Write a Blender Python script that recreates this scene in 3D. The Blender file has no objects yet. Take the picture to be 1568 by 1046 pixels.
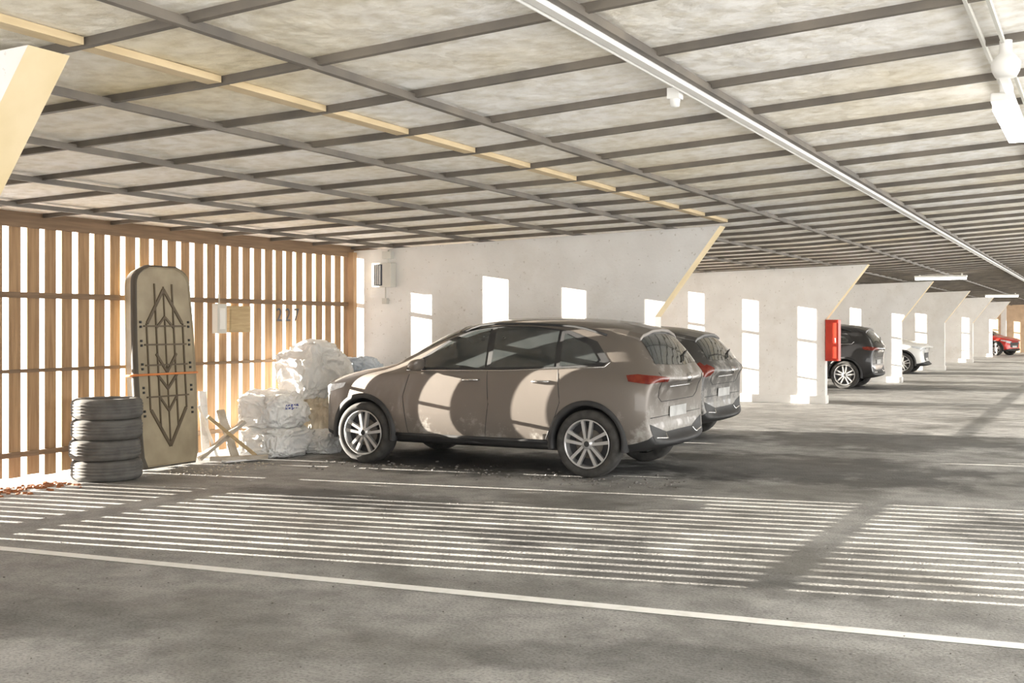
import bpy, bmesh, math, random
from mathutils import Vector, Matrix, noise
from mathutils.bvhtree import BVHTree
random.seed(7)
scene = bpy.context.scene
try:
    scene.view_settings.view_transform = 'Standard'
except Exception: pass

# ------------------------------------------------------------------ materials
def mat(name, c1, c2=None, scale=4.0, rough=0.6, metal=0.0, bump=0.0, bscale=None, stretch=(1,1,1),
        emis=None, estr=0.0, coat=0.0, lo=0.35, hi=0.65, trans=0.0, rough2=None, detail=6, bdist=0.02):
    m = bpy.data.materials.new(name); m.use_nodes = True
    nt = m.node_tree; n = nt.nodes; l = nt.links
    b = n['Principled BSDF']
    b.inputs['Roughness'].default_value = rough
    b.inputs['Metallic'].default_value = metal
    b.inputs['Coat Weight'].default_value = coat
    b.inputs['Coat Roughness'].default_value = 0.05
    b.inputs['Transmission Weight'].default_value = trans
    tc = n.new('ShaderNodeTexCoord'); mp = n.new('ShaderNodeMapping')
    mp.inputs['Scale'].default_value = stretch
    l.new(tc.outputs['Object'], mp.inputs['Vector'])
    if c2 is None: c2 = tuple(c*0.93 for c in c1)
    nz = n.new('ShaderNodeTexNoise'); nz.inputs['Scale'].default_value = scale
    nz.inputs['Detail'].default_value = detail
    l.new(mp.outputs[0], nz.inputs['Vector'])
    cr = n.new('ShaderNodeValToRGB')
    cr.color_ramp.elements[0].position = lo; cr.color_ramp.elements[1].position = hi
    cr.color_ramp.elements[0].color = (*c1, 1); cr.color_ramp.elements[1].color = (*c2, 1)
    l.new(nz.outputs['Fac'], cr.inputs['Fac']); l.new(cr.outputs['Color'], b.inputs['Base Color'])
    if rough2 is not None:
        mr = n.new('ShaderNodeMapRange'); mr.inputs['To Min'].default_value = rough; mr.inputs['To Max'].default_value = rough2
        mr.inputs['From Min'].default_value = lo; mr.inputs['From Max'].default_value = hi
        l.new(nz.outputs['Fac'], mr.inputs['Value']); l.new(mr.outputs[0], b.inputs['Roughness'])
    if bump > 0:
        nb = n.new('ShaderNodeTexNoise'); nb.inputs['Scale'].default_value = bscale or scale*4
        nb.inputs['Detail'].default_value = 8
        l.new(mp.outputs[0], nb.inputs['Vector'])
        bp = n.new('ShaderNodeBump'); bp.inputs['Strength'].default_value = bump; bp.inputs['Distance'].default_value = bdist
        l.new(nb.outputs['Fac'], bp.inputs['Height']); l.new(bp.outputs[0], b.inputs['Normal'])
    if emis:
        b.inputs['Emission Color'].default_value = (*emis, 1); b.inputs['Emission Strength'].default_value = estr
    return m

def mul_noise(m, scale, p0, p1, cA, cB, loc=(0,0,0), stretch=(1,1,1), detail=7, rr=None):
    nt=m.node_tree; n=nt.nodes; l=nt.links; b=n['Principled BSDF']
    tc=[x for x in n if x.type=='TEX_COORD'][0]
    src=b.inputs['Base Color'].links[0].from_socket
    mp=n.new('ShaderNodeMapping'); mp.inputs['Location'].default_value=loc; mp.inputs['Scale'].default_value=stretch
    l.new(tc.outputs['Object'],mp.inputs['Vector'])
    n2=n.new('ShaderNodeTexNoise'); n2.inputs['Scale'].default_value=scale; n2.inputs['Detail'].default_value=detail; n2.inputs['Roughness'].default_value=0.6
    l.new(mp.outputs[0],n2.inputs['Vector'])
    r2=n.new('ShaderNodeValToRGB'); r2.color_ramp.elements[0].position=p0; r2.color_ramp.elements[1].position=p1
    r2.color_ramp.elements[0].color=(*cA,1); r2.color_ramp.elements[1].color=(*cB,1)
    l.new(n2.outputs['Fac'],r2.inputs['Fac'])
    mx=n.new('ShaderNodeMix'); mx.data_type='RGBA'; mx.blend_type='MULTIPLY'; mx.inputs[0].default_value=1
    l.new(src,mx.inputs[6]); l.new(r2.outputs['Color'],mx.inputs[7]); l.new(mx.outputs[2],b.inputs['Base Color'])
    if rr:
        mr=n.new('ShaderNodeMapRange'); mr.inputs['From Min'].default_value=p0; mr.inputs['From Max'].default_value=p1
        mr.inputs['To Min'].default_value=rr[0]; mr.inputs['To Max'].default_value=rr[1]
        l.new(n2.outputs['Fac'],mr.inputs['Value']); l.new(mr.outputs[0],b.inputs['Roughness'])
    return m

def damp_and_dark_patches(m, spots):
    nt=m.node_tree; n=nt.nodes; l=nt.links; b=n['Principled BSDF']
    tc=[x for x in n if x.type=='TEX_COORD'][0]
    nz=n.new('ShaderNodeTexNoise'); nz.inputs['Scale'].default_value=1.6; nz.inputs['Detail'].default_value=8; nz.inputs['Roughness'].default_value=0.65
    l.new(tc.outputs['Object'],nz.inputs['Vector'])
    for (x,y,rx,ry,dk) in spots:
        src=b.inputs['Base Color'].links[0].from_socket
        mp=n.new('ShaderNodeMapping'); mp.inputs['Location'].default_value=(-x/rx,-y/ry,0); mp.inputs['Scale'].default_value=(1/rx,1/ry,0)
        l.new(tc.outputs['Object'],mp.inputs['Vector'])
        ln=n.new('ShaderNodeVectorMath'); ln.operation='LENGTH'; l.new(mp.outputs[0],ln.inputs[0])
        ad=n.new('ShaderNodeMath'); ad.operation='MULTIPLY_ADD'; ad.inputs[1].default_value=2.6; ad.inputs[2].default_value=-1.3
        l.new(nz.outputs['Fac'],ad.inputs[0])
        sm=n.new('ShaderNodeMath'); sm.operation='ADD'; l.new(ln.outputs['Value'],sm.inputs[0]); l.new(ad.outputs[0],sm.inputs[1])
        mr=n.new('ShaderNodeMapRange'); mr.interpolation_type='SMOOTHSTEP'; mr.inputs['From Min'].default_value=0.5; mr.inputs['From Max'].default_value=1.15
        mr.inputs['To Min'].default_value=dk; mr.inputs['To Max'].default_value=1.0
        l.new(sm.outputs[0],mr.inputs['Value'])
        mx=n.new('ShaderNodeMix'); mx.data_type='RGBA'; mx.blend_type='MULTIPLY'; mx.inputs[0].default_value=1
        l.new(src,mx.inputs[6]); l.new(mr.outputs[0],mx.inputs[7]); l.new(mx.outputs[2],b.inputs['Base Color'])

M_floor = mat('asphalt_floor', (0.34,0.336,0.325), (0.51,0.505,0.49), scale=0.9, rough=0.75, bump=0.4, bscale=45, lo=0.3, hi=0.7)
mul_noise(M_floor,0.5,0.46,0.64,(1,1,1),(0.50,0.495,0.485),loc=(3.1,1.7,0),stretch=(1,1.3,1),rr=(0.8,0.5))
mul_noise(M_floor,60,0.3,0.55,(0.55,0.55,0.55),(1,1,1),detail=3)
mul_noise(M_floor,4,0.38,0.6,(0.72,0.72,0.72),(1,1,1))
damp_and_dark_patches(M_floor,[(-3.0,12.3,2.6,1.5,0.35),(-6.0,11.4,2.6,1.2,0.30),(-6.0,8.4,1.4,0.5,0.38),(-2.6,16.0,2.4,1.6,0.42),(-2.5,6.9,1.6,0.5,0.50),(-3.6,7.6,1.2,0.4,0.45),(-5.5,29.3,3,2,0.45),(-0.2,9.5,1.0,1.4,0.55),(-5.0,4.2,1.2,0.4,0.65),(-1.8,4.9,1.0,0.5,0.65)])  # damp spots on open floor; darker ellipses reach under two parked cars

M_wall = mat('white_painted_concrete', (0.84,0.83,0.81), (0.78,0.765,0.74), scale=2.5, rough=0.8, bump=0.15, bscale=30)
mul_noise(M_wall,0.9,0.55,0.8,(1,1,1),(0.85,0.82,0.77))
mul_noise(M_wall,22,0.28,0.36,(0.72,0.69,0.65),(1,1,1),detail=4)
M_walledge = mat('yellowed_paint', (0.82,0.68,0.45), (0.74,0.60,0.36), scale=3, rough=0.7, bump=0.1)
M_ceil = mat('ceiling_panel', (0.97,0.955,0.925), (0.91,0.85,0.72), scale=0.8, rough=0.6, bump=1.0, bscale=5, lo=0.45, hi=0.75, bdist=0.04)
mul_noise(M_ceil,9,0.32,0.58,(0.79,0.76,0.69),(1,1,1),stretch=(1,1,1),detail=9)
mul_noise(M_ceil,0.28,0.50,0.70,(1,1,1),(0.92,0.84,0.65),loc=(1,5,0))
M_bar = mat('ceiling_bar_steel', (0.11,0.097,0.083), (0.18,0.155,0.125), scale=3, rough=0.55, metal=0.0)
M_yel = mat('yellow_timber', (0.70,0.56,0.35), (0.60,0.47,0.28), scale=4, rough=0.6, stretch=(6,1,6))
M_white = mat('white_plastic', (0.80,0.79,0.76), rough=0.5)
M_wood = mat('fence_wood', (0.43,0.275,0.145), (0.30,0.18,0.09), scale=2.5, rough=0.7, stretch=(1,14,0.8), bump=0.2)
M_rail = mat('rail_wood', (0.25,0.165,0.10), (0.17,0.11,0.065), scale=3, rough=0.75, stretch=(1,0.6,10))
M_snow = mat('snow', (0.9,0.9,0.92), rough=0.8, scale=0.5)
M_line = mat('road_paint', (1.0,1.0,0.98), (0.82,0.81,0.78), scale=9, rough=0.6, lo=0.5, hi=0.75)
M_rubber = mat('rubber', (0.035,0.034,0.032), (0.065,0.062,0.058), scale=12, rough=0.85)
M_oldrub = mat('dusty_rubber', (0.10,0.096,0.088), (0.15,0.145,0.135), scale=8, rough=0.85)
M_black = mat('black_plastic', (0.022,0.022,0.024), (0.04,0.04,0.04), rough=0.6)
M_glass = mat('dark_car_glass', (0.03,0.035,0.035), (0.045,0.05,0.05), rough=0.04, coat=1.0)
M_alloy = mat('alloy_rim', (0.62,0.62,0.62), rough=0.3, metal=0.6)
M_alloyd = mat('dark_alloy', (0.025,0.025,0.028), rough=0.5, metal=0.0)
M_chrome = mat('chrome', (0.7,0.7,0.7), rough=0.15, metal=1.0)
M_tail = mat('tail_lamp_red', (0.12,0.006,0.004), (0.20,0.03,0.015), rough=0.15, coat=0.3, scale=14)
M_head = mat('head_lamp', (0.75,0.78,0.8), (0.5,0.52,0.55), rough=0.1, coat=1.0, scale=20)
M_plate = mat('license_plate', (0.55,0.55,0.54), (0.4,0.4,0.39), rough=0.5, scale=9)
M_text = mat('dark_lettering', (0.07,0.08,0.10), rough=0.6)
M_blue = mat('blue_print', (0.10,0.12,0.35), rough=0.5)
M_red = mat('red_cabinet', (0.52,0.045,0.02), (0.42,0.03,0.015), rough=0.4)
M_tube = mat('lamp_tube', (0.95,0.95,0.95), emis=(1,0.97,0.9), estr=14)
M_bag = mat('white_plastic_bag', (0.82,0.82,0.81), (0.66,0.64,0.60), scale=3, rough=0.3, bump=1.0, bscale=7, lo=0.48, hi=0.8, bdist=0.06)
M_bagb = mat('bluish_plastic_bag', (0.55,0.62,0.70), (0.42,0.48,0.56), scale=4, rough=0.25, bump=1.0, bscale=8, bdist=0.05)
M_bagt = mat('tan_plastic_bag', (0.70,0.63,0.50), (0.56,0.47,0.35), scale=4, rough=0.3, bump=1.0, bscale=8, bdist=0.05)
M_box = mat('roof_box_shell', (0.42,0.36,0.25), (0.31,0.26,0.18), scale=3, rough=0.4)
M_boxrib = mat('roof_box_ribs', (0.13,0.10,0.065), rough=0.6)
M_boxrim = mat('roof_box_rim', (0.09,0.08,0.065), rough=0.5)
M_strap = mat('orange_strap', (0.75,0.26,0.08), rough=0.6)
M_ply = mat('plywood', (0.50,0.38,0.21), (0.40,0.29,0.15), scale=5, rough=0.6, stretch=(1,1,8))
M_scrap = mat('weathered_planks', (0.40,0.35,0.28), (0.60,0.56,0.49), scale=6, rough=0.8)
M_leaf = mat('dry_leaves', (0.38,0.14,0.05), (0.25,0.10,0.04), scale=30, rough=0.8)
M_grit = mat('grit', (0.12,0.11,0.10), (0.2,0.19,0.18), scale=30, rough=0.8)
M_brick = mat('tan_brick', (0.66,0.50,0.34), (0.55,0.40,0.27), scale=3, rough=0.8)
M_grey = mat('grey_box', (0.62,0.61,0.56), rough=0.5)

# ------------------------------------------------------------------ mesh builder
class MB:
    def __init__(s): s.v=[]; s.f=[]; s.m=[]; s.mats=[]; s.sm=[]
    def mi(s, m):
        if m not in s.mats: s.mats.append(m)
        return s.mats.index(m)
    def add(s, vs, fs, m, smooth=False):
        o=len(s.v); s.v += [tuple(v) for v in vs]; k=s.mi(m)
        for f in fs: s.f.append([i+o for i in f]); s.m.append(k); s.sm.append(smooth)
    def box(s, lo, hi, m, M=None):
        x0,y0,z0=lo; x1,y1,z1=hi
        vs=[Vector(p) for p in ((x0,y0,z0),(x1,y0,z0),(x1,y1,z0),(x0,y1,z0),(x0,y0,z1),(x1,y0,z1),(x1,y1,z1),(x0,y1,z1))]
        if M: vs=[M@p for p in vs]
        s.add(vs,[(0,3,2,1),(4,5,6,7),(0,1,5,4),(1,2,6,5),(2,3,7,6),(3,0,4,7)],m)
    def prism(s, poly, y0, y1, m, medge=None):
        n=len(poly)
        vs=[(x,y0,z) for x,z in poly]+[(x,y1,z) for x,z in poly]
        s.add(vs,[tuple(range(n)),tuple(range(2*n-1,n-1,-1))],m)
        for i in range(n):
            j=(i+1)%n
            mm = medge[i] if medge and medge[i] else m
            s.add([vs[i],vs[i+n],vs[j+n],vs[j]],[(0,1,2,3)],mm)
    def lathe(s, prof, c, m, seg=40, axis='y', smooth=True, closed=False):
        vs=[];fs=[];n=len(prof)
        for k in range(seg):
            a=2*math.pi*k/seg
            for r,h in prof:
                if axis=='y': vs.append((c[0]+r*math.cos(a), c[1]+h, c[2]+r*math.sin(a)))
                else: vs.append((c[0]+r*math.cos(a), c[1]+r*math.sin(a), c[2]+h))
        for k in range(seg):
            k2=(k+1)%seg
            for i in range(n if closed else n-1):
                j=(i+1)%n
                fs.append((k*n+i,k*n+j,k2*n+j,k2*n+i))
        s.add(vs,fs,m,smooth)
    def tube(s, pts, r, m, seg=8):
        pts=[Vector(p) for p in pts]; vs=[];fs=[]
        for i,p in enumerate(pts):
            t=(pts[min(i+1,len(pts)-1)]-pts[max(i-1,0)]).normalized()
            u=t.cross(Vector((0,0,1)))
            if u.length<0.1: u=t.cross(Vector((0,1,0)))
            u.normalize(); w=t.cross(u)
            for k in range(seg):
                a=2*math.pi*k/seg; vs.append(p+u*r*math.cos(a)+w*r*math.sin(a))
        for i in range(len(pts)-1):
            for k in range(seg):
                k2=(k+1)%seg; fs.append((i*seg+k,i*seg+k2,(i+1)*seg+k2,(i+1)*seg+k))
        fs.append(tuple(range(seg))[::-1]); fs.append(tuple(range((len(pts)-1)*seg,len(pts)*seg)))
        s.add(vs,fs,m,True)
    def obj(s, name, parent=None, bevel=0, loc=None, rot=None, fixn=True):
        me=bpy.data.meshes.new(name); me.from_pydata(s.v,[],s.f)
        for m in s.mats: me.materials.append(m)
        for p,k,sm in zip(me.polygons,s.m,s.sm): p.material_index=k; p.use_smooth=sm
        if fixn:
            bm=bmesh.new(); bm.from_mesh(me); bmesh.ops.recalc_face_normals(bm,faces=bm.faces); bm.to_mesh(me); bm.free()
        me.update()
        o=bpy.data.objects.new(name,me); scene.collection.objects.link(o)
        if parent: o.parent=parent
        if loc: o.location=loc
        if rot: o.rotation_euler=rot
        if bevel:
            b=o.modifiers.new('bevel','BEVEL'); b.width=bevel; b.segments=2; b.limit_method='ANGLE'
        return o
def empty(name, loc=(0,0,0), rot=(0,0,0)):
    e=bpy.data.objects.new(name,None); scene.collection.objects.link(e); e.location=loc; e.rotation_euler=rot; e.empty_display_size=0.2
    return e

XW=-9.35
H=1.54
XB=-4.05
def zc(x): return 2.741+(0.027 if x<XB else 0.055)*(x-XB)
XE=4.5; YS=-3.5

# ------------------------------------------------------------------ shell
b=MB(); b.box((XW-0.25,YS,-0.2),(XE-0.8,76,0),M_floor); b.obj('floor')
b=MB(); b.box((-90,-60,-0.5),(XW-0.25,120,-0.06),M_snow); b.obj('snowy_ground')

b=MB()
for xa,xb in ((XW-0.3,XB),(XB,XE)):
    b.add([(xa,YS,zc(xa)+0.05),(xb,YS,zc(xb)+0.05),(xb,76,zc(xb)+0.05),(xa,76,zc(xa)+0.05),
       (xa,YS,zc(xa)+0.3),(xb,YS,zc(xb)+0.3),(xb,76,zc(xb)+0.3),(xa,76,zc(xa)+0.3)],
      [(0,1,2,3),(7,6,5,4),(0,4,5,1),(1,5,6,2),(2,6,7,3),(3,7,4,0)],M_ceil)
b.obj('ceiling')
b=MB()
def barX(y,w,d,x0,x1,m):
    b.add([(x0,y-w,zc(x0)+0.05-d),(x1,y-w,zc(x1)+0.05-d),(x1,y+w,zc(x1)+0.05-d),(x0,y+w,zc(x0)+0.05-d),
           (x0,y-w,zc(x0)+0.055),(x1,y-w,zc(x1)+0.055),(x1,y+w,zc(x1)+0.055),(x0,y+w,zc(x0)+0.055)],
          [(0,1,2,3),(7,6,5,4),(0,4,5,1),(1,5,6,2),(2,6,7,3),(3,7,4,0)],m)
y=4.45-0.87*9
while y<75:
    barX(y,0.017,0.040,XW,XB,M_bar); barX(y,0.017,0.040,XB,XE-0.1,M_bar); y+=0.87
for x in (-3.36,-4.72,-5.95,-7.3,-8.65):
    b.box((x-0.018,YS+0.1,zc(x)-0.010),(x+0.018,75,zc(x)+0.03),M_bar)
for x in (1.0,3.0):
    b.box((x-0.02,YS+0.1,zc(x)-0.015),(x+0.02,75,zc(x)+0.03),M_bar)
b.box((-1.98,YS+0.1,zc(-1.97)-0.01),(-1.945,75,zc(-1.97)+0.03),M_bar)
b.obj('ceiling_grid_bars')
b=MB()
b.box((-2.03,YS+0.1,zc(-2.05)-0.03),(-1.985,75,zc(-2.05)+0.02),M_white)
b.tube([(-2.05,YS+0.1,zc(-2.1)-0.02),(-2.05,75,zc(-2.1)-0.02)],0.010,M_white)
b.obj('ceiling_cable_channel')
b=MB()
y=4.45-0.87*8+0.03
while y<12.5:
    b.box((-4.02,y,zc(-4)+0.016),(-3.93,y+0.81,zc(-4)+0.05),M_yel); y+=0.87
b.obj('ceiling_timber_batten')

def divider(name,y):
    b=MB()
    poly=[(XW,0),(-4.87,0),(-4.87,1.65),(-4.05,zc(-4.05)-0.01),(XW,zc(XW)-0.01)]
    b.prism(poly,y,y+0.22,M_wall,[None,M_wall,M_walledge,None,None])
    b.box((XW+0.05,y-0.025,0),(-4.85,y+0.245,0.16),M_wall)
    return b.obj(name,bevel=0.006)
for i,y in enumerate((3.36,13.2,22.8,32.3,41.8,51.3,60.8)):
    divider('wall_divider_%d'%(i+1),y)
b=MB(); b.box((XW,72,0),(XE-0.8,72.3,3.1),M_brick)
for i in range(4): b.box((-8.5+i*3.2,71.93,0),(-8.2+i*3.2,72,2.8),M_wall)
b.obj('wall_back')

b=MB()
b.box((XW-0.045,YS,0.0),(XW-0.02,5.2,2.56),M_wood)  # unseen solid boarding, added to block sun stripes on the near floor
y=5.25
while y<72:
    w=0.142+random.uniform(-0.01,0.01); dx=random.uniform(-0.004,0.004)
    b.box((XW-0.045+dx,y,0.05+random.uniform(0,0.03)),(XW-0.02+dx,y+w,2.56),M_wood)
    y+=0.21+random.uniform(-0.004,0.004)
for z,h in ((0.29,0.025),(1.10,0.017),(1.84,0.028)):
    b.box((XW-0.02,YS,z-h),(XW+0.012,72,z+h),M_rail)
b.box((XW-0.02,YS,2.5),(XW+0.02,72,2.655),M_rail)
for yy in (3.92,6.6,13.12):
    b.box((XW+0.02,yy-0.05,0.0),(XW+0.1,yy+0.04,2.56),M_wood)
b.obj('wall_left_slatted',bevel=0)

b=MB()
d=Vector((6.44,0.61,0)).normalized(); nn=Vector((-d.y,d.x,0))
A=Vector((-8.6,5.39-1.82*0.0947,0)); B=Vector((3.0,6.0+3.34*0.0947,0))
b.add([A-nn*0.055+Vector((0,0,.003)),B-nn*0.055+Vector((0,0,.003)),B+nn*0.055+Vector((0,0,.003)),A+nn*0.055+Vector((0,0,.003))],[(0,1,2,3)],M_line)
b.obj('parking_line_marking')

# ------------------------------------------------------------------ car
def make_wheel(b, cx, cy, side, R=0.345):
    s=side
    def P(prof): return [(r,h*s) for r,h in prof]
    b.lathe(P([(0.235,-0.10),(0.25,0.10),(0.30,0.115),(R-0.012,0.105),(R,0.07),(R,-0.07),(R-0.012,-0.105),(0.30,-0.115),(0.245,-0.10)]),(cx,cy,R),M_rubber,48)
    b.lathe(P([(0.250,0.108),(0.240,0.114),(0.232,0.09),(0.222,-0.08)]),(cx,cy,R),M_alloy,48)
    b.lathe(P([(0.225,0.02),(0.0,0.02)]),(cx,cy,R),M_alloyd,32)
    b.lathe(P([(0.15,0.025),(0.15,0.035),(0.06,0.04)]),(cx,cy,R),M_bar,32)
    b.lathe(P([(0.062,0.02),(0.056,0.10),(0.0,0.105)]),(cx,cy,R),M_alloy,24)
    b.lathe(P([(0.03,0.106),(0.0,0.11)]),(cx,cy,R),M_black,24)
    for k in range(5):
        for q in (-1,1):
            a=math.radians(90+72*k); a0=a+q*0.45; a1=a+q*0.21
            r0,r1=0.040,0.237
            p0=Vector((math.cos(a0)*r0,0,math.sin(a0)*r0)); p1=Vector((math.cos(a1)*r1,0,math.sin(a1)*r1))
            dd=(p1-p0).normalized(); pp=Vector((-dd.z,0,dd.x))
            vs=[]
            for (p,w,h0,h1) in ((p0,0.014,0.05,0.098),(p1,0.017,0.06,0.103)):
                for sg,h in ((-1,h0),(1,h0),(1,h1),(-1,h1)):
                    v=p+pp*w*sg; vs.append((cx+v.x,cy+h*s,R+v.z))
            b.add(vs,[(0,1,5,4),(1,2,6,5),(2,3,7,6),(3,0,4,7),(0,3,2,1),(4,5,6,7)],M_alloy)

ST=[(0.00,.32,.76,.72,.78,.70,.81,.58,.82),
(0.10,.25,.83,.79,.85,.77,.88,.64,.895),
(0.40,.22,.89,.86,.92,.82,.965,.70,.99),
(0.87,.22,.91,.92,.98,.84,1.03,.72,1.06),
(1.15,.22,.912,.94,1.00,.85,1.055,.75,1.085),
(1.45,.22,.915,.95,1.015,.86,1.17,.74,1.25),
(1.80,.22,.917,.955,1.025,.86,1.35,.67,1.45),
(2.10,.22,.917,.96,1.03,.86,1.47,.63,1.56),
(2.55,.22,.917,.97,1.045,.86,1.53,.61,1.615),
(3.10,.22,.917,.98,1.06,.855,1.52,.60,1.61),
(3.60,.22,.915,.99,1.08,.845,1.485,.585,1.58),
(3.97,.23,.91,1.00,1.09,.82,1.42,.57,1.53),
(4.20,.26,.90,.99,1.07,.79,1.20,.62,1.26),
(4.33,.30,.885,.96,1.03,.78,1.07,.67,1.09),
(4.39,.32,.875,.90,.98,.79,1.02,.69,1.03),
(4.41,.38,.86,.80,.88,.78,.93,.70,.94)]

def build_car(loc, paint, rotz=0.0, sx=1.0, sz=1.0, tail=0, rails=True):
    root=empty('car',loc,(0,0,rotz))
    secs=[]
    for (x,zb,w,zs,zbt,yb,zg,yr,zt) in ST:
        pts=[(0,zb),(w-.16,zb),(w-.035,zb+.07),(w,zb+(zs-zb)*.42),(w-.008,zb+(zs-zb)*.78),(w-.03,zs),(yb+.012,zbt-.012),(yb,zbt+0.004),(yr,zg),(yr-.13,zt-(zt-zg)*.32),(0,zt)]
        row=[]
        for k,(yy,zz) in enumerate(pts):
            t=yy/0.917
            xx=x
            if x<0.88: xx+=0.40*(1-x/0.88)*t**3
            if x>3.9: xx-=0.20*((x-3.9)/0.51)*t**3
            if 1.1<x<2.15 and k>=8: xx-=0.13*(1-(yy/0.8)**2)
            if k>=8 and x>=3.9 and x<4.25: xx+=0.05*(1-(yy/0.7)**2)
            row.append((xx*sx,yy,zz*sz))
        secs.append(row)
    n=len(secs[0]); verts=[];faces=[]
    idx={}
    for i,row in enumerate(secs):
        for k,(x,y,z) in enumerate(row):
            idx[(i,k,-1)]=len(verts); verts.append((x,-y,z))
            if y>0: idx[(i,k,1)]=len(verts); verts.append((x,y,z))
            else: idx[(i,k,1)]=idx[(i,k,-1)]
    fm=[]
    for i in range(len(secs)-1):
        for k in range(n-1):
            for s in (-1,1):
                f=[idx[(i,k,s)],idx[(i+1,k,s)],idx[(i+1,k+1,s)],idx[(i,k+1,s)]]
                faces.append(f if s==-1 else f[::-1])
                fm.append(1 if k<=1 else 0)
    for i,rev in ((0,False),(len(secs)-1,True)):
        for k in range(n-1):
            f=[idx[(i,k,-1)],idx[(i,k+1,-1)],idx[(i,k+1,1)],idx[(i,k,1)]]
            g=[]
            for q in f:
                if q not in g: g.append(q)
            faces.append(g[::-1] if rev else g); fm.append(1 if k<=1 else 0)
    me=bpy.data.meshes.new('body'); me.from_pydata(verts,[],faces)
    me.materials.append(paint); me.materials.append(M_black)
    for p,m in zip(me.polygons,fm): p.material_index=m; p.use_smooth=True
    bm=bmesh.new(); bm.from_mesh(me); bmesh.ops.recalc_face_normals(bm,faces=bm.faces); bm.to_mesh(me); bm.free()
    ob=bpy.data.objects.new('body',me); scene.collection.objects.link(ob)
    su=ob.modifiers.new('s','SUBSURF'); su.levels=2; su.render_levels=2
    c=MB(); axf,axr=0.87*sx,3.60*sx; R=0.345
    for ax in (axf,axr):
        for s in (-1,1):
            y0,y1=sorted((s*0.60,s*1.2))
            seg=40; vs=[];fs=[]
            for yy in (y0,y1):
                for k in range(seg):
                    a=2*math.pi*k/seg; vs.append((ax+0.385*math.cos(a),yy,R+0.015+0.385*math.sin(a)))
            fs=[(k,(k+1)%seg,seg+(k+1)%seg,seg+k) for k in range(seg)]+[tuple(range(seg))[::-1],tuple(range(seg,2*seg))]
            c.add(vs,fs,M_black)
    cut=c.obj('cutter')
    bo=ob.modifiers.new('b','BOOLEAN'); bo.operation='DIFFERENCE'; bo.object=cut; bo.solver='EXACT'
    try: bo.material_mode='TRANSFER'
    except Exception: pass
    dg=bpy.context.evaluated_depsgraph_get(); dg.update()
    nm=bpy.data.meshes.new_from_object(ob.evaluated_get(dg))
    ob.modifiers.clear(); ob.data=nm
    bpy.data.objects.remove(cut)
    ob.parent=root
    for p in nm.polygons: p.use_smooth=True
    V=[v.co.copy() for v in nm.vertices]
    bvh=BVHTree.FromPolygons(V,[tuple(p.vertices) for p in nm.polygons])
    def proj(kind,a,c_):
        if kind=='side-': o,d=Vector((a,-2,c_)),Vector((0,1,0))
        elif kind=='side+': o,d=Vector((a,2,c_)),Vector((0,-1,0))
        elif kind=='rear': o,d=Vector((7,a,c_)),Vector((-1,0,0))
        elif kind=='front': o,d=Vector((-2,a,c_)),Vector((1,0,0))
        else: o,d=Vector((a,c_,3)),Vector((0,0,-1))
        h,nr,_,_=bvh.ray_cast(o,d)
        if h is None: return None
        if nr.dot(d)>0: nr=-nr
        return h,nr
    D=MB()
    def patch(kind,poly,m,off,cuts=3):
        bm=bmesh.new()
        vs=[bm.verts.new((p[0],p[1],0)) for p in poly]; bm.faces.new(vs)
        bmesh.ops.triangulate(bm,faces=bm.faces[:])
        for _ in range(cuts):
            bmesh.ops.subdivide_edges(bm,edges=bm.edges[:],cuts=1,use_grid_fill=True)
        bm.verts.index_update()
        out=[]
        for v in bm.verts:
            r=proj(kind,v.co.x,v.co.y)
            out.append(None if r is None else r[0]+r[1]*off)
        fs=[[q.index for q in f.verts] for f in bm.faces if all(out[q.index] is not None for q in f.verts)]
        out=[o if o is not None else Vector((2,0,0.6)) for o in out]
        bm.free(); D.add(out,fs,m,True)
    def line(kind,pts,r,m,sub=6,off=0.0):
        res=[]
        for i in range(len(pts)-1):
            for t in range(sub):
                f=t/sub; a=pts[i][0]*(1-f)+pts[i+1][0]*f; c2=pts[i][1]*(1-f)+pts[i+1][1]*f
                q=proj(kind,a,c2)
                if q: res.append(q[0]+q[1]*off)
        q=proj(kind,*pts[-1])
        if q: res.append(q[0]+q[1]*off)
        if len(res)>1: D.tube(res,r,m,6)
    S=lambda pl:[(a*sx,c_*sz) for a,c_ in pl]
    for sd in ('side-','side+'):
        patch(sd,S([(1.40,1.035),(2.6,1.05),(3.74,1.105),(3.80,1.16),(3.62,1.35),(3.30,1.455),(2.9,1.50),(2.45,1.51),(2.14,1.475),(1.86,1.36),(1.6,1.19)]),M_black,0.003,4)
        patch(sd,S([(1.56,1.06),(2.40,1.07),(2.35,1.48),(2.16,1.45),(1.88,1.335),(1.68,1.20)]),M_glass,0.008,4)
        patch(sd,S([(2.47,1.072),(3.21,1.095),(3.17,1.455),(2.9,1.48),(2.43,1.485)]),M_glass,0.008,4)
        patch(sd,S([(3.27,1.10),(3.66,1.13),(3.68,1.17),(3.55,1.31),(3.24,1.43)]),M_glass,0.008,4)
        line(sd,S([(1.42,1.03),(2.6,1.045),(3.76,1.10),(3.81,1.15)]),0.008,M_chrome)
        line(sd,S([(1.47,0.99),(1.40,0.75),(1.46,0.36),(2.42,0.34)]),0.004,M_black)
        line(sd,S([(2.44,1.04),(2.47,0.70),(2.42,0.34),(3.12,0.34),(3.25,0.60),(3.30,0.74),(3.26,1.08)]),0.004,M_black)
        line(sd,S([(1.30,0.34),(3.15,0.34)]),0.022,M_black)
        patch(sd,S([(0.20,0.73),(0.58,0.83),(0.60,0.88),(0.34,0.85),(0.16,0.80)]),M_head,0.005)
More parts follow.
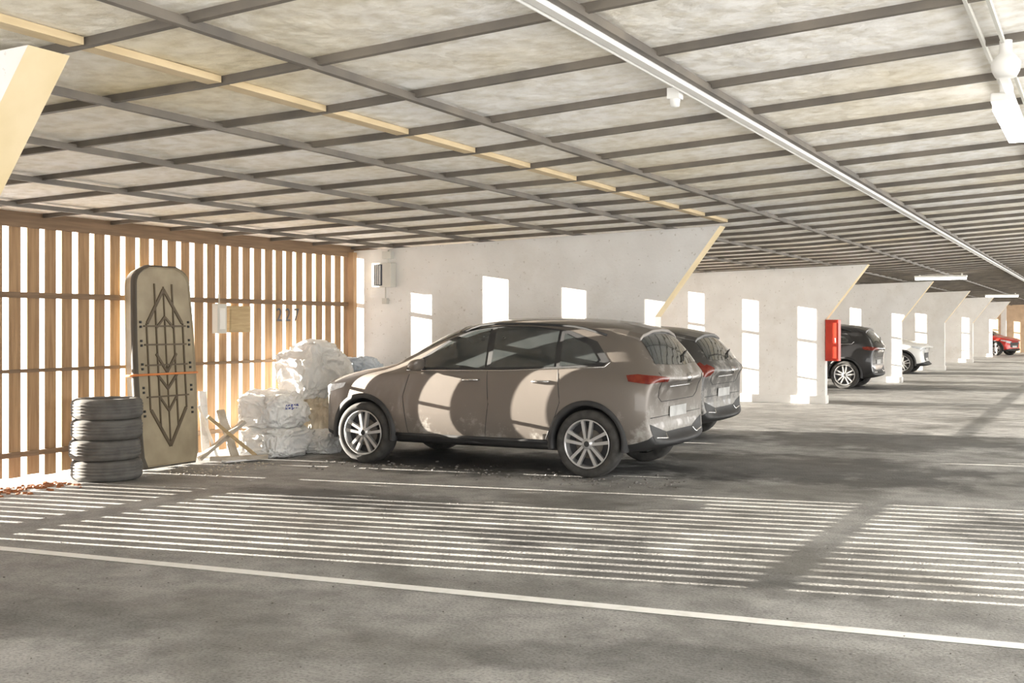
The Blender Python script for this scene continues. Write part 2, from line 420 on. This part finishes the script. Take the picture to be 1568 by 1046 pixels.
        if tail==0: patch(sd,S([(4.04,0.965),(4.24,0.94),(4.30,0.96),(4.30,1.015),(4.12,1.035),(4.01,1.025)]),M_tail,0.006)
        else: patch(sd,S([(4.10,0.92),(4.20,0.90),(4.28,0.92),(4.26,1.03),(4.16,1.10),(4.10,1.05)]),M_tail,0.006)
    patch('top',[(1.13*sx,0),(1.17*sx,-.45),(1.30*sx,-.70),(1.95*sx,-.60),(1.93*sx,0),(1.95*sx,.60),(1.30*sx,.70),(1.17*sx,.45)],M_glass,0.006,4)
    patch('rear',[(-.62,1.13*sz),(0,1.11*sz),(.62,1.13*sz),(.50,1.43*sz),(0,1.47*sz),(-.50,1.43*sz)],M_glass,0.006,4)
    for s in (-1,1):
        if tail==0: patch('rear',[(s*.82,.955*sz),(s*.54,.96*sz),(s*.52,1.0*sz),(s*.80,1.025*sz)],M_tail,0.006)
        else: patch('rear',[(s*.82,.90*sz),(s*.68,.93*sz),(s*.62,1.02*sz),(s*.70,1.07*sz),(s*.78,1.04*sz)],M_tail,0.006)
        patch('front',[(s*.80,.72*sz),(s*.40,.66*sz),(s*.42,.73*sz),(s*.72,.79*sz)],M_head,0.006)
    patch('rear',[(-.80,.56),(-.4,.46),(.4,.46),(.80,.56),(.74,.36),(0,.33),(-.74,.36)],M_black,0.004)
    for s in (-1,1): line('rear',[(s*.70,.42),(s*.45,.40),(s*.42,.45)],0.010,M_chrome)
    patch('rear',[(-.26,.60),(.26,.60),(.26,.71),(-.26,.71)],M_plate,0.012)
    patch('front',[(-.45,.42),(.45,.42),(.50,.68),(-.50,.68)],M_black,0.006)
    patch('front',[(-.26,.40),(.26,.40),(.26,.51),(-.26,.51)],M_plate,0.014)
    line('rear',[(-.66,1.05*sz),(-.60,.82),(-.5,.77),(.5,.77),(.60,.82),(.66,1.05*sz)],0.004,M_black)
    line('rear',[(-.78,.62),(.78,.62)],0.004,M_black)
    line('rear',[(-.35,.90*sz),(.35,.90*sz)],0.007,M_chrome)
    line('rear',[(0.0,1.14*sz),(.12,1.20*sz),(.38,1.24*sz)],0.009,M_black,off=0.02)
    q=proj('rear',0,0.98*sz)
    if q:
        p=q[0]; D.lathe([(0,0.02),(0.045,0.015),(0.05,-0.02)],(0,0,0),M_chrome,20,axis='z')
        cnt=20*3
        for i in range(len(D.v)-cnt,len(D.v)):
            vx,vy,vz=D.v[i]; D.v[i]=(p.x+vz,p.y+vy,p.z+vx)
    for ax in (axf,axr):
        for s in (-1,1):
            seg=28; vs=[];fs=[]
            a0,a1=math.radians(-12),math.radians(192)
            for k in range(seg+1):
                a=a0+(a1-a0)*k/seg
                for r,yy in ((0.372,0.80),(0.372,0.918),(0.385,0.928),(0.425,0.925),(0.43,0.84)):
                    px=ax+r*math.cos(a); pull=0.0
                    if ax==axf and px<ax: pull=0.055*((ax-px)/0.42)**2
                    if ax==axr and px>ax: pull=0.03*((px-ax)/0.42)**2
                    vs.append((px,s*(yy-pull),R+0.015+r*math.sin(a)))
            for k in range(seg):
                for j in range(4): fs.append((k*5+j,(k+1)*5+j,(k+1)*5+j+1,k*5+j+1))
            D.add(vs,fs,M_black,True)
    for s,kind in ((-1,'side-'),(1,'side+')):
        for hx in (2.25,3.08):
            q=proj(kind,hx*sx,0.945*sz)
            if q:
                p=q[0]; D.tube([(p.x-.10,p.y-s*0.005,p.z-.004),(p.x-.085,p.y+s*.028,p.z),(p.x+.085,p.y+s*.028,p.z+.004),(p.x+.10,p.y-s*0.005,p.z+.004)],0.012,M_chrome if tail==0 else paint,8)
    D.obj('trim',root,fixn=True)
    m=MB()
    for s in (-1,1):
        m.lathe([(0.0,-0.11),(0.055,-0.105),(0.08,-0.07),(0.088,0.0),(0.085,0.06),(0.065,0.095),(0,0.1)],(1.66*sx,s*0.99,1.10*sz),paint,20)
        m.tube([(1.66*sx,s*0.84,1.04*sz),(1.66*sx,s*0.93,1.07*sz)],0.025,M_black)
    o=m.obj('mirrors',root)
    for v in o.data.vertices:
        dz=v.co.z-1.10*sz; dx=v.co.x-1.66*sx
        v.co.x=dx*(1.15 if dx<0 else 0.45)+1.66*sx+0.25*dz; v.co.z=1.10*sz+dz*(0.85 if dz<0 else 0.7)
    if rails:
        m=MB()
        for s in (-1,1):
            pts=[]
            for k in range(15):
                t=k/14; x=(1.98+1.72*t)*sx
                q=proj('top',x,s*0.60)
                up=0.045*min(1,6*t,6*(1-t))
                pts.append((x,s*0.60,q[0].z+up if q else 1.55))
            m.tube(pts,0.014,M_black)
        m.obj('roof_rails',root)
    m=MB()
    ys=[-.56,-.5,-.25,0,.25,.5,.56]; vs=[];fs=[]
    for yy in ys:
        xs=3.88*sx+0.03*(1-(yy/.6)**2)
        q=proj('top',xs-0.15,yy); z0=q[0].z if q else 1.55*sz
        q=proj('top',xs+0.02,yy); z1=q[0].z if q else 1.5*sz
        z2=z1+(z1-z0)*0.55
        vs+=[(xs-.15,yy,z0+.004),(xs+.02,yy,z1+0.012),(xs+.16,yy*0.97,z2+0.004),(xs+.165,yy*0.97,z2-.03),(xs-.05,yy,z1-.10)]
    for i in range(len(ys)-1):
        for j in range(5): fs.append((i*5+j,i*5+(j+1)%5,(i+1)*5+(j+1)%5,(i+1)*5+j))
    fs+=[(0,1,2,3,4),tuple((len(ys)-1)*5+j for j in (4,3,2,1,0))]
    m.add(vs,fs,paint,False)
    m.obj('roof_spoiler',root,bevel=0.006)
    k=1
    for ax in (axf,axr):
        for s in (-1,1):
            w=MB(); make_wheel(w,ax,s*0.795,s); w.obj('wheel_%d'%k,root,fixn=True); k+=1
    return root

def paintmat(name,c,c2=None,metal=0.4,dirt=False):
    m=mat(name,c,c2 or tuple(x*0.95 for x in c),scale=2.0,rough=0.3,metal=metal,coat=0.5,lo=0.5,hi=0.8)
    if dirt:
        nt=m.node_tree; n=nt.nodes; l=nt.links; b=n['Principled BSDF']
        tc=[x for x in n if x.type=='TEX_COORD'][0]
        src=b.inputs['Base Color'].links[0].from_socket
        sp=n.new('ShaderNodeSeparateXYZ'); l.new(tc.outputs['Object'],sp.inputs[0])
        nz=n.new('ShaderNodeTexNoise'); nz.inputs['Scale'].default_value=6; nz.inputs['Detail'].default_value=10; nz.inputs['Roughness'].default_value=0.72
        l.new(tc.outputs['Object'],nz.inputs['Vector'])
        gx=n.new('ShaderNodeMapRange'); gx.inputs['From Min'].default_value=4.05; gx.inputs['From Max'].default_value=4.38
        gx.inputs['To Min'].default_value=0.0; gx.inputs['To Max'].default_value=0.24; l.new(sp.outputs['X'],gx.inputs['Value'])
        gz=n.new('ShaderNodeMapRange'); gz.inputs['From Min'].default_value=0.25; gz.inputs['From Max'].default_value=0.80
        gz.inputs['To Min'].default_value=0.24; gz.inputs['To Max'].default_value=0.0; l.new(sp.outputs['Z'],gz.inputs['Value'])
        a=n.new('ShaderNodeMath'); a.operation='ADD'; l.new(gx.outputs[0],a.inputs[0]); l.new(gz.outputs[0],a.inputs[1])
        a2=n.new('ShaderNodeMath'); a2.operation='ADD'; l.new(a.outputs[0],a2.inputs[0]); l.new(nz.outputs['Fac'],a2.inputs[1])
        mr=n.new('ShaderNodeMapRange'); mr.inputs['From Min'].default_value=0.68; mr.inputs['From Max'].default_value=0.86; l.new(a2.outputs[0],mr.inputs['Value'])
        mx=n.new('ShaderNodeMix'); mx.data_type='RGBA'; l.new(mr.outputs[0],mx.inputs[0]); l.new(src,mx.inputs[6]); mx.inputs[7].default_value=(0.38,0.365,0.34,1)
        l.new(mx.outputs[2],b.inputs['Base Color'])
        mm=n.new('ShaderNodeMapRange'); mm.inputs['To Min'].default_value=metal; mm.inputs['To Max'].default_value=0.0; l.new(mr.outputs[0],mm.inputs['Value']); l.new(mm.outputs[0],b.inputs['Metallic'])
        m3=n.new('ShaderNodeMapRange'); m3.inputs['To Min'].default_value=0.36; m3.inputs['To Max'].default_value=0.85; l.new(mr.outputs[0],m3.inputs['Value']); l.new(m3.outputs[0],b.inputs['Roughness'])
        m4=n.new('ShaderNodeMapRange'); m4.inputs['To Min'].default_value=0.4; m4.inputs['To Max'].default_value=0.0; l.new(mr.outputs[0],m4.inputs['Value']); l.new(m4.outputs[0],b.inputs['Coat Weight'])
    return m
P_grey=paintmat('warm_grey_metallic',(0.19,0.168,0.148),(0.215,0.19,0.17),dirt=True)
P_grey2=paintmat('dark_grey_metallic',(0.07,0.068,0.066),(0.09,0.088,0.085),dirt=True)
P_black=paintmat('black_paint',(0.02,0.02,0.022),metal=0.2)
P_white=paintmat('white_paint',(0.78,0.78,0.76),metal=0.0)
P_red=paintmat('red_paint',(0.55,0.03,0.02),metal=0.2)
build_car((-8.24,11.50,0),P_grey,sz=1.02)
build_car((-8.85,15.0,0),P_grey2,sx=1.01,sz=0.97,tail=1,rails=False)
build_car((-9.2,29.3,0),P_black,sx=1.0,sz=1.0,tail=0)
build_car((-4.85,38.9,0),P_white,rotz=math.pi,sx=0.98,sz=1.03)
build_car((-3.9,64.5,0),P_red,rotz=math.pi-0.35,sx=0.95,sz=0.93,rails=False)

# ------------------------------------------------------------------ tyre stack
b=MB()
for i in range(4):
    cx=-8.92+random.uniform(-.02,.02); cy=8.34+random.uniform(-.02,.02); z0=0.004+i*0.203
    R=0.345; pr=[(0.20,0.02),(0.22,0.0),(0.30,0.0),(0.325,0.012),(0.34,0.035)]
    for g in range(4):
        zz=0.05+g*0.03; pr+=[(R,zz-0.008),(R,zz+0.008),(R-0.01,zz+0.011),(R-0.01,zz+0.019)]
    pr+=[(0.34,0.168),(0.325,0.188),(0.30,0.20),(0.22,0.20),(0.20,0.18)]
    b.lathe([(r,h) for r,h in pr],(cx,cy,z0),M_oldrub,56,axis='z',closed=True)
b.obj('tyre_stack')

# ------------------------------------------------------------------ roof cargo box
b=MB()
Hh=2.18; Wd=0.90
def halfw(t):
    w=Wd/2*(0.92+0.08*math.sin(math.pi*min(1,t*1.1)))
    if t>0.90:
        u=(t-0.90)/0.10; w*=math.sqrt(max(0.0,1-(u**2.6)*0.75))
    if t<0.05: w*=0.9+0.1*(t/0.05)
    return w
N=60; outline=[]
for i in range(N+1):
    t=i/N; outline.append((-halfw(t),t*Hh))
outline+= [(-x,z) for x,z in outline[::-1]]
def ring(sc,depth):
    return [(depth,x*sc,(z-Hh/2)*(1-(1-sc)*0.4)+Hh/2) for x,z in outline]
r0=ring(0.94,-0.16); r1=ring(1.0,-0.05); r2=ring(1.0,0.0); r3=ring(0.95,0.02); r4=ring(0.92,0.0)
n=len(outline); vs=r0+r1+r2+r3+r4; fs=[]
for k in range(4):
    for i in range(n):
        j=(i+1)%n; fs.append((k*n+i,k*n+j,(k+1)*n+j,(k+1)*n+i))
b.add(vs,fs[:n],M_box,True); b.add(vs,fs[n:3*n],M_boxrim,True); b.add(vs,fs[3*n:],M_box,True)
b.add(r4,[tuple(range(n))],M_box); b.add(r0,[tuple(range(n))],M_box)
def rib(p,q,w=0.014,m=M_boxrib):
    p=Vector((0.0,p[0],p[1])); q=Vector((0.0,q[0],q[1])); d=(q-p).normalized(); u=Vector((0,-d.z,d.y))*w; e=Vector((0.014,0,0))
    b.add([p-u,q-u,q+u,p+u,p-u+e,q-u+e,q+u+e,p+u+e],[(0,3,2,1),(4,5,6,7),(0,1,5,4),(1,2,6,5),(2,3,7,6),(3,0,4,7)],m)
for s in (-1,1):
    rib((s*0.13,0.40),(s*0.13,1.98),0.008); rib((s*0.27,0.62),(s*0.27,1.55),0.008)
    rib((0,1.92),(s*0.26,1.55),0.017); rib((0,1.62),(s*0.13,1.50),0.012); rib((0,0.22),(s*0.26,0.62),0.017); rib((0,0.60),(s*0.13,0.76),0.012)
    rib((0,1.02),(s*0.15,1.22),0.014); rib((0,0.84),(s*0.15,1.00),0.014)
    for z in (0.55,0.8,1.05,1.3,1.5):
        for e in (0,0.05): b.box((0.002,s*0.355-0.012,z+e),(0.014,s*0.355+0.012,z+e+0.025),M_black)
rib((0,0.24),(0,1.95),0.006)
for z in (0.76,1.10,1.32,1.52): rib((-0.31,z),(0.31,z),0.009)
st=[(-0.17,-Wd/2-0.01,1.0),(0.01,-Wd/2-0.005,1.0),(0.035,-0.2,1.0),(0.035,0.2,1.0),(0.01,Wd/2+0.005,1.0),(-0.17,Wd/2+0.01,1.0)]
b.tube(st,0.012,M_strap)
b.obj('roof_cargo_box',loc=(-8.98,9.31,0.02),rot=(0,-0.065,0.0))

# ------------------------------------------------------------------ bags
def bag(c,r,m,seed,amp=0.15,label=None):
    bm=bmesh.new(); bmesh.ops.create_icosphere(bm,subdivisions=6,radius=1.0)
    off=Vector((seed*7.3,seed*3.1,seed*1.7))
    for v in bm.verts:
        p=v.co.copy()
        n1=noise.noise(p*1.4+off)
        w=Vector((noise.noise(p*2+off),noise.noise(p*2+off*2),noise.noise(p*2-off)))*0.5
        n2=1-abs(noise.noise((p+w)*2.6+off))*2.4
        n3=1-abs(noise.noise(Vector((p.x*6,p.y*6,p.z*3.5))+w*4+off))*2.4
        n4=1-abs(noise.noise(Vector((p.x*12,p.y*12,p.z*9))+w*5+off))*2
        s=0.95+amp*n1*1.3+amp*0.55*n2+amp*0.38*n3+amp*0.15*n4
        q=Vector((math.copysign(abs(p.x)**0.65,p.x),math.copysign(abs(p.y)**0.65,p.y),math.copysign(abs(p.z)**0.7,p.z)))
        v.co=q*s
        v.co=Vector((v.co.x*r[0],v.co.y*r[1],max(v.co.z*r[2],-r[2]*0.86)))
    me=bpy.data.meshes.new('rubbish_bag'); bm.to_mesh(me); bm.free(); me.materials.append(m)
    for p in me.polygons: p.use_smooth=True
    if label:
        me.materials.append(M_blue)
        for p in me.polygons:
            cc=p.center
            if cc.x>0 or cc.y<0:
                u=(cc.y+cc.x*0.5-label[0]); vv=cc.z-label[1]
                if abs(vv)<0.028 and 0<u<0.24 and (u%0.05)<0.034 and not (abs(vv)<0.010 and 0.010<(u%0.05)<0.024): p.material_index=1
    o=bpy.data.objects.new('rubbish_bag',me); scene.collection.objects.link(o); o.location=(c[0],c[1],c[2]+r[2]*0.86)
    return o
bag((-8.85,11.66,0.64),(0.34,0.44,0.36),M_bag,1)
bag((-8.82,11.66,0.0),(0.36,0.44,0.38),M_bagt,2)
bag((-8.74,10.80,0.0),(0.32,0.38,0.20),M_bag,3)
bag((-8.80,10.80,0.33),(0.32,0.38,0.23),M_bag,4,label=(0.0,0.06))
bag((-8.42,11.28,0.0),(0.20,0.24,0.15),M_bag,5)
bag((-8.95,12.60,0.58),(0.32,0.44,0.29),M_bagb,6)
bag((-8.95,12.60,0.0),(0.34,0.44,0.34),M_bagt,7)

e=empty('scrap_wood_pile',(-8.85,9.88,0))
def plank(nm,p,q,w,t,m):
    p=Vector(p);q=Vector(q);d=q-p; L=d.length
    rot=d.to_track_quat('X','Z').to_matrix().to_4x4(); Mx=Matrix.Translation(p)@rot
    b=MB(); b.box((0,-w/2,0),(L,w/2,t),m,Mx); b.obj(nm,e,bevel=0.003)
plank('plank_1',(-0.2,-0.05,0.02),(0.05,0.42,0.42),0.10,0.04,M_scrap)
plank('plank_2',(0.20,0.40,0.04),(-0.15,0.0,0.50),0.10,0.04,M_ply)
plank('plank_3',(-0.1,0.0,0.02),(0.40,0.40,0.03),0.12,0.04,M_scrap)
plank('plank_4',(-0.30,0.15,0.02),(-0.42,0.22,0.78),0.09,0.03,M_bag)
plank('plank_5',(-0.2,0.22,0.02),(-0.36,0.08,0.62),0.12,0.03,M_bag)
plank('plank_6',(0.1,0.0,0.01),(0.25,0.35,0.015),0.12,0.02,M_bag)
plank('plank_7',(0.0,0.30,0.02),(-0.30,0.38,0.55),0.10,0.03,M_scrap)

def litter(name,n,fx,size,m):
    b=MB()
    for i in range(n):
        x,y=fx(); s=size*random.uniform(.4,1.3); a=random.uniform(0,6.28)
        h=random.uniform(0.2,0.6)*s
        c,sn=math.cos(a),math.sin(a)
        base=[(x+s*(u*c-v*sn),y+s*(u*sn+v*c)) for u,v in ((-1,-.2),(-.2,-.7),(.9,-.3),(.6,.6),(-.5,.7))]
        vs=[(p[0],p[1],0.001) for p in base]+[(x+(p[0]-x)*.6,y+(p[1]-y)*.6,h+0.002) for p in base]
        b.add(vs,[(0,1,2,3,4),(9,8,7,6,5)]+[(k,(k+1)%5,5+(k+1)%5,5+k) for k in range(5)],m)
    return b.obj(name)
litter('leaf_litter',200,lambda:(random.uniform(-9.28,-9.0)+abs(random.gauss(0,.15)),random.uniform(6.2,7.9)),0.035,M_leaf)
litter('floor_debris',170,lambda:(random.gauss(-8.4,.2),random.uniform(8.9,10.2)),0.015,M_scrap)
litter('grit_and_ice_crumbs',260,lambda:(random.uniform(-7.9,-3.6),10.5+random.gauss(0,.22)),0.020,M_grit)
litter('floor_gravel',350,lambda:(random.uniform(-8,0),random.uniform(3.5,9)),0.007,M_grit)

# ------------------------------------------------------------------ fixtures
b=MB(); b.box((-4.848,22.74,0.85),(-4.60,22.98,1.66),M_red); b.box((-4.84,22.725,0.9),(-4.63,22.742,1.6),M_red); b.tube([(-4.65,22.71,1.2),(-4.65,22.71,1.3)],0.01,M_chrome)
b.obj('fire_extinguisher_cabinet',bevel=0.008)
b=MB(); b.box((-8.93,13.06,2.07),(-8.62,13.198,2.40),M_grey); b.box((-8.91,13.052,2.09),(-8.76,13.062,2.38),M_text)
for i in range(4): b.box((-8.895+i*0.032,13.045,2.1),(-8.88+i*0.032,13.055,2.37),M_white)
b.box((-8.80,13.12,2.46),(-8.66,13.198,2.56),M_grey); b.tube([(-8.73,13.17,2.40),(-8.73,13.17,2.58)],0.012,M_grey)
b.tube([(-8.78,13.17,2.07),(-8.78,13.17,1.9)],0.01,M_grey); b.box((-8.82,13.14,1.84),(-8.74,13.198,1.92),M_grey)
b.obj('electrical_cabinet',bevel=0.005)
b=MB(); b.box((XW+0.013,10.34,1.45),(XW+0.10,10.50,1.80),M_grey); b.box((XW+0.10,10.37,1.5),(XW+0.108,10.47,1.75),M_white)
b.tube([(XW+0.05,10.42,1.8),(XW+0.05,10.42,1.92)],0.01,M_grey)
b.obj('socket_box',bevel=0.006)
b=MB(); b.box((XW+0.013,10.58,1.46),(XW+0.07,10.96,1.78),M_ply); b.box((XW+0.07,10.60,1.5),(XW+0.076,10.94,1.74),M_ply); b.obj('plywood_meter_box',bevel=0.004)
cu=bpy.data.curves.new('stencilled_number','FONT'); cu.body='227'; cu.size=0.24; cu.space_character=1.45; cu.extrude=0.001
t=bpy.data.objects.new('stencilled_number',cu); scene.collection.objects.link(t); cu.materials.append(M_text)
t.location=(XW-0.012,11.55,1.60); t.rotation_euler=(math.pi/2,0,math.pi/2)

def lamp(x,y,L=1.25,along='y',drop=0.12):
    z=zc(x)-drop
    b=MB()
    M=Matrix.Translation((x,y,z))
    if along=='x': M=M@Matrix.Rotation(math.pi/2,4,'Z')
    b.box((-0.06,0,0.02),(0.06,L,0.07),M_white,M)
    b.box((-0.02,0.1,0.07),(0.02,0.14,drop-0.005),M_white,M); b.box((-0.02,L-.14,0.07),(0.02,L-.1,drop-0.005),M_white,M)
    b.box((-0.05,0.02,-0.03),(0.05,L-0.02,0.018),M_tube,M)
    b.obj('fluorescent_lamp',bevel=0.01)
lamp(-0.49,6.72,drop=0.20)
for yy in (15.5,25,34.5,44,53.5): lamp(-0.49,yy,drop=0.20)
lamp(-2.9,29.3,1.2,'x'); lamp(-2.9,48,1.2,'x')
b=MB()
for dx in (-0.05,0.04):
    b.box((-0.49+dx,YS+0.1,zc(-.5)-0.0),(-0.475+dx,60,zc(-.5)+0.03),M_grey)
b.obj('ceiling_conduit')
b=MB(); b.lathe([(0,-0.10),(0.05,-0.10),(0.065,-0.07),(0.07,-0.03),(0.05,0.0),(0.03,0.02),(0.03,0.08)],(-0.43,6.15,zc(-.4)-0.07),M_white,28,axis='z')
b.box((-0.47,6.18,zc(-.4)-0.15),(-0.43,6.7,zc(-.4)-0.12),M_white)
b.obj('ceiling_sensor')
b=MB(); b.box((-2.15,6.02,zc(-2.1)-0.05),(-2.08,6.09,zc(-2.1)+0.01),M_white); b.lathe([(0,-0.05),(0.025,-0.045),(0.03,0)],(-2.115,6.055,zc(-2.1)-0.045),M_white,16,axis='z'); b.obj('ceiling_junction_box')

# ------------------------------------------------------------------ light
w=bpy.data.worlds.new('World'); scene.world=w; w.use_nodes=True
bg=w.node_tree.nodes['Background']; bg.inputs[0].default_value=(1.0,0.985,0.955,1); bg.inputs[1].default_value=4.9
az=math.radians(10.5); el=math.radians(8.1)
dirv=Vector((math.cos(el)*math.cos(az),math.cos(el)*math.sin(az),-math.sin(el)))
sl=bpy.data.lights.new('sun','SUN'); sl.energy=56; sl.color=(1,0.92,0.80); sl.angle=math.radians(0.12)
so=bpy.data.objects.new('sun',sl); scene.collection.objects.link(so); so.rotation_euler=dirv.to_track_quat('-Z','Y').to_euler(); so.location=(-20,0,8)

# ------------------------------------------------------------------ camera
cd=bpy.data.cameras.new('camera'); cam=bpy.data.objects.new('camera',cd); scene.collection.objects.link(cam)
cam.location=(0,0,H); cam.rotation_euler=(math.pi/2,0,math.atan2(906,1750))
cd.sensor_fit='HORIZONTAL'; cd.sensor_width=36; cd.lens=36*1750/1568; cd.shift_y=-(523-499)/1568; cd.clip_end=500
scene.camera=cam
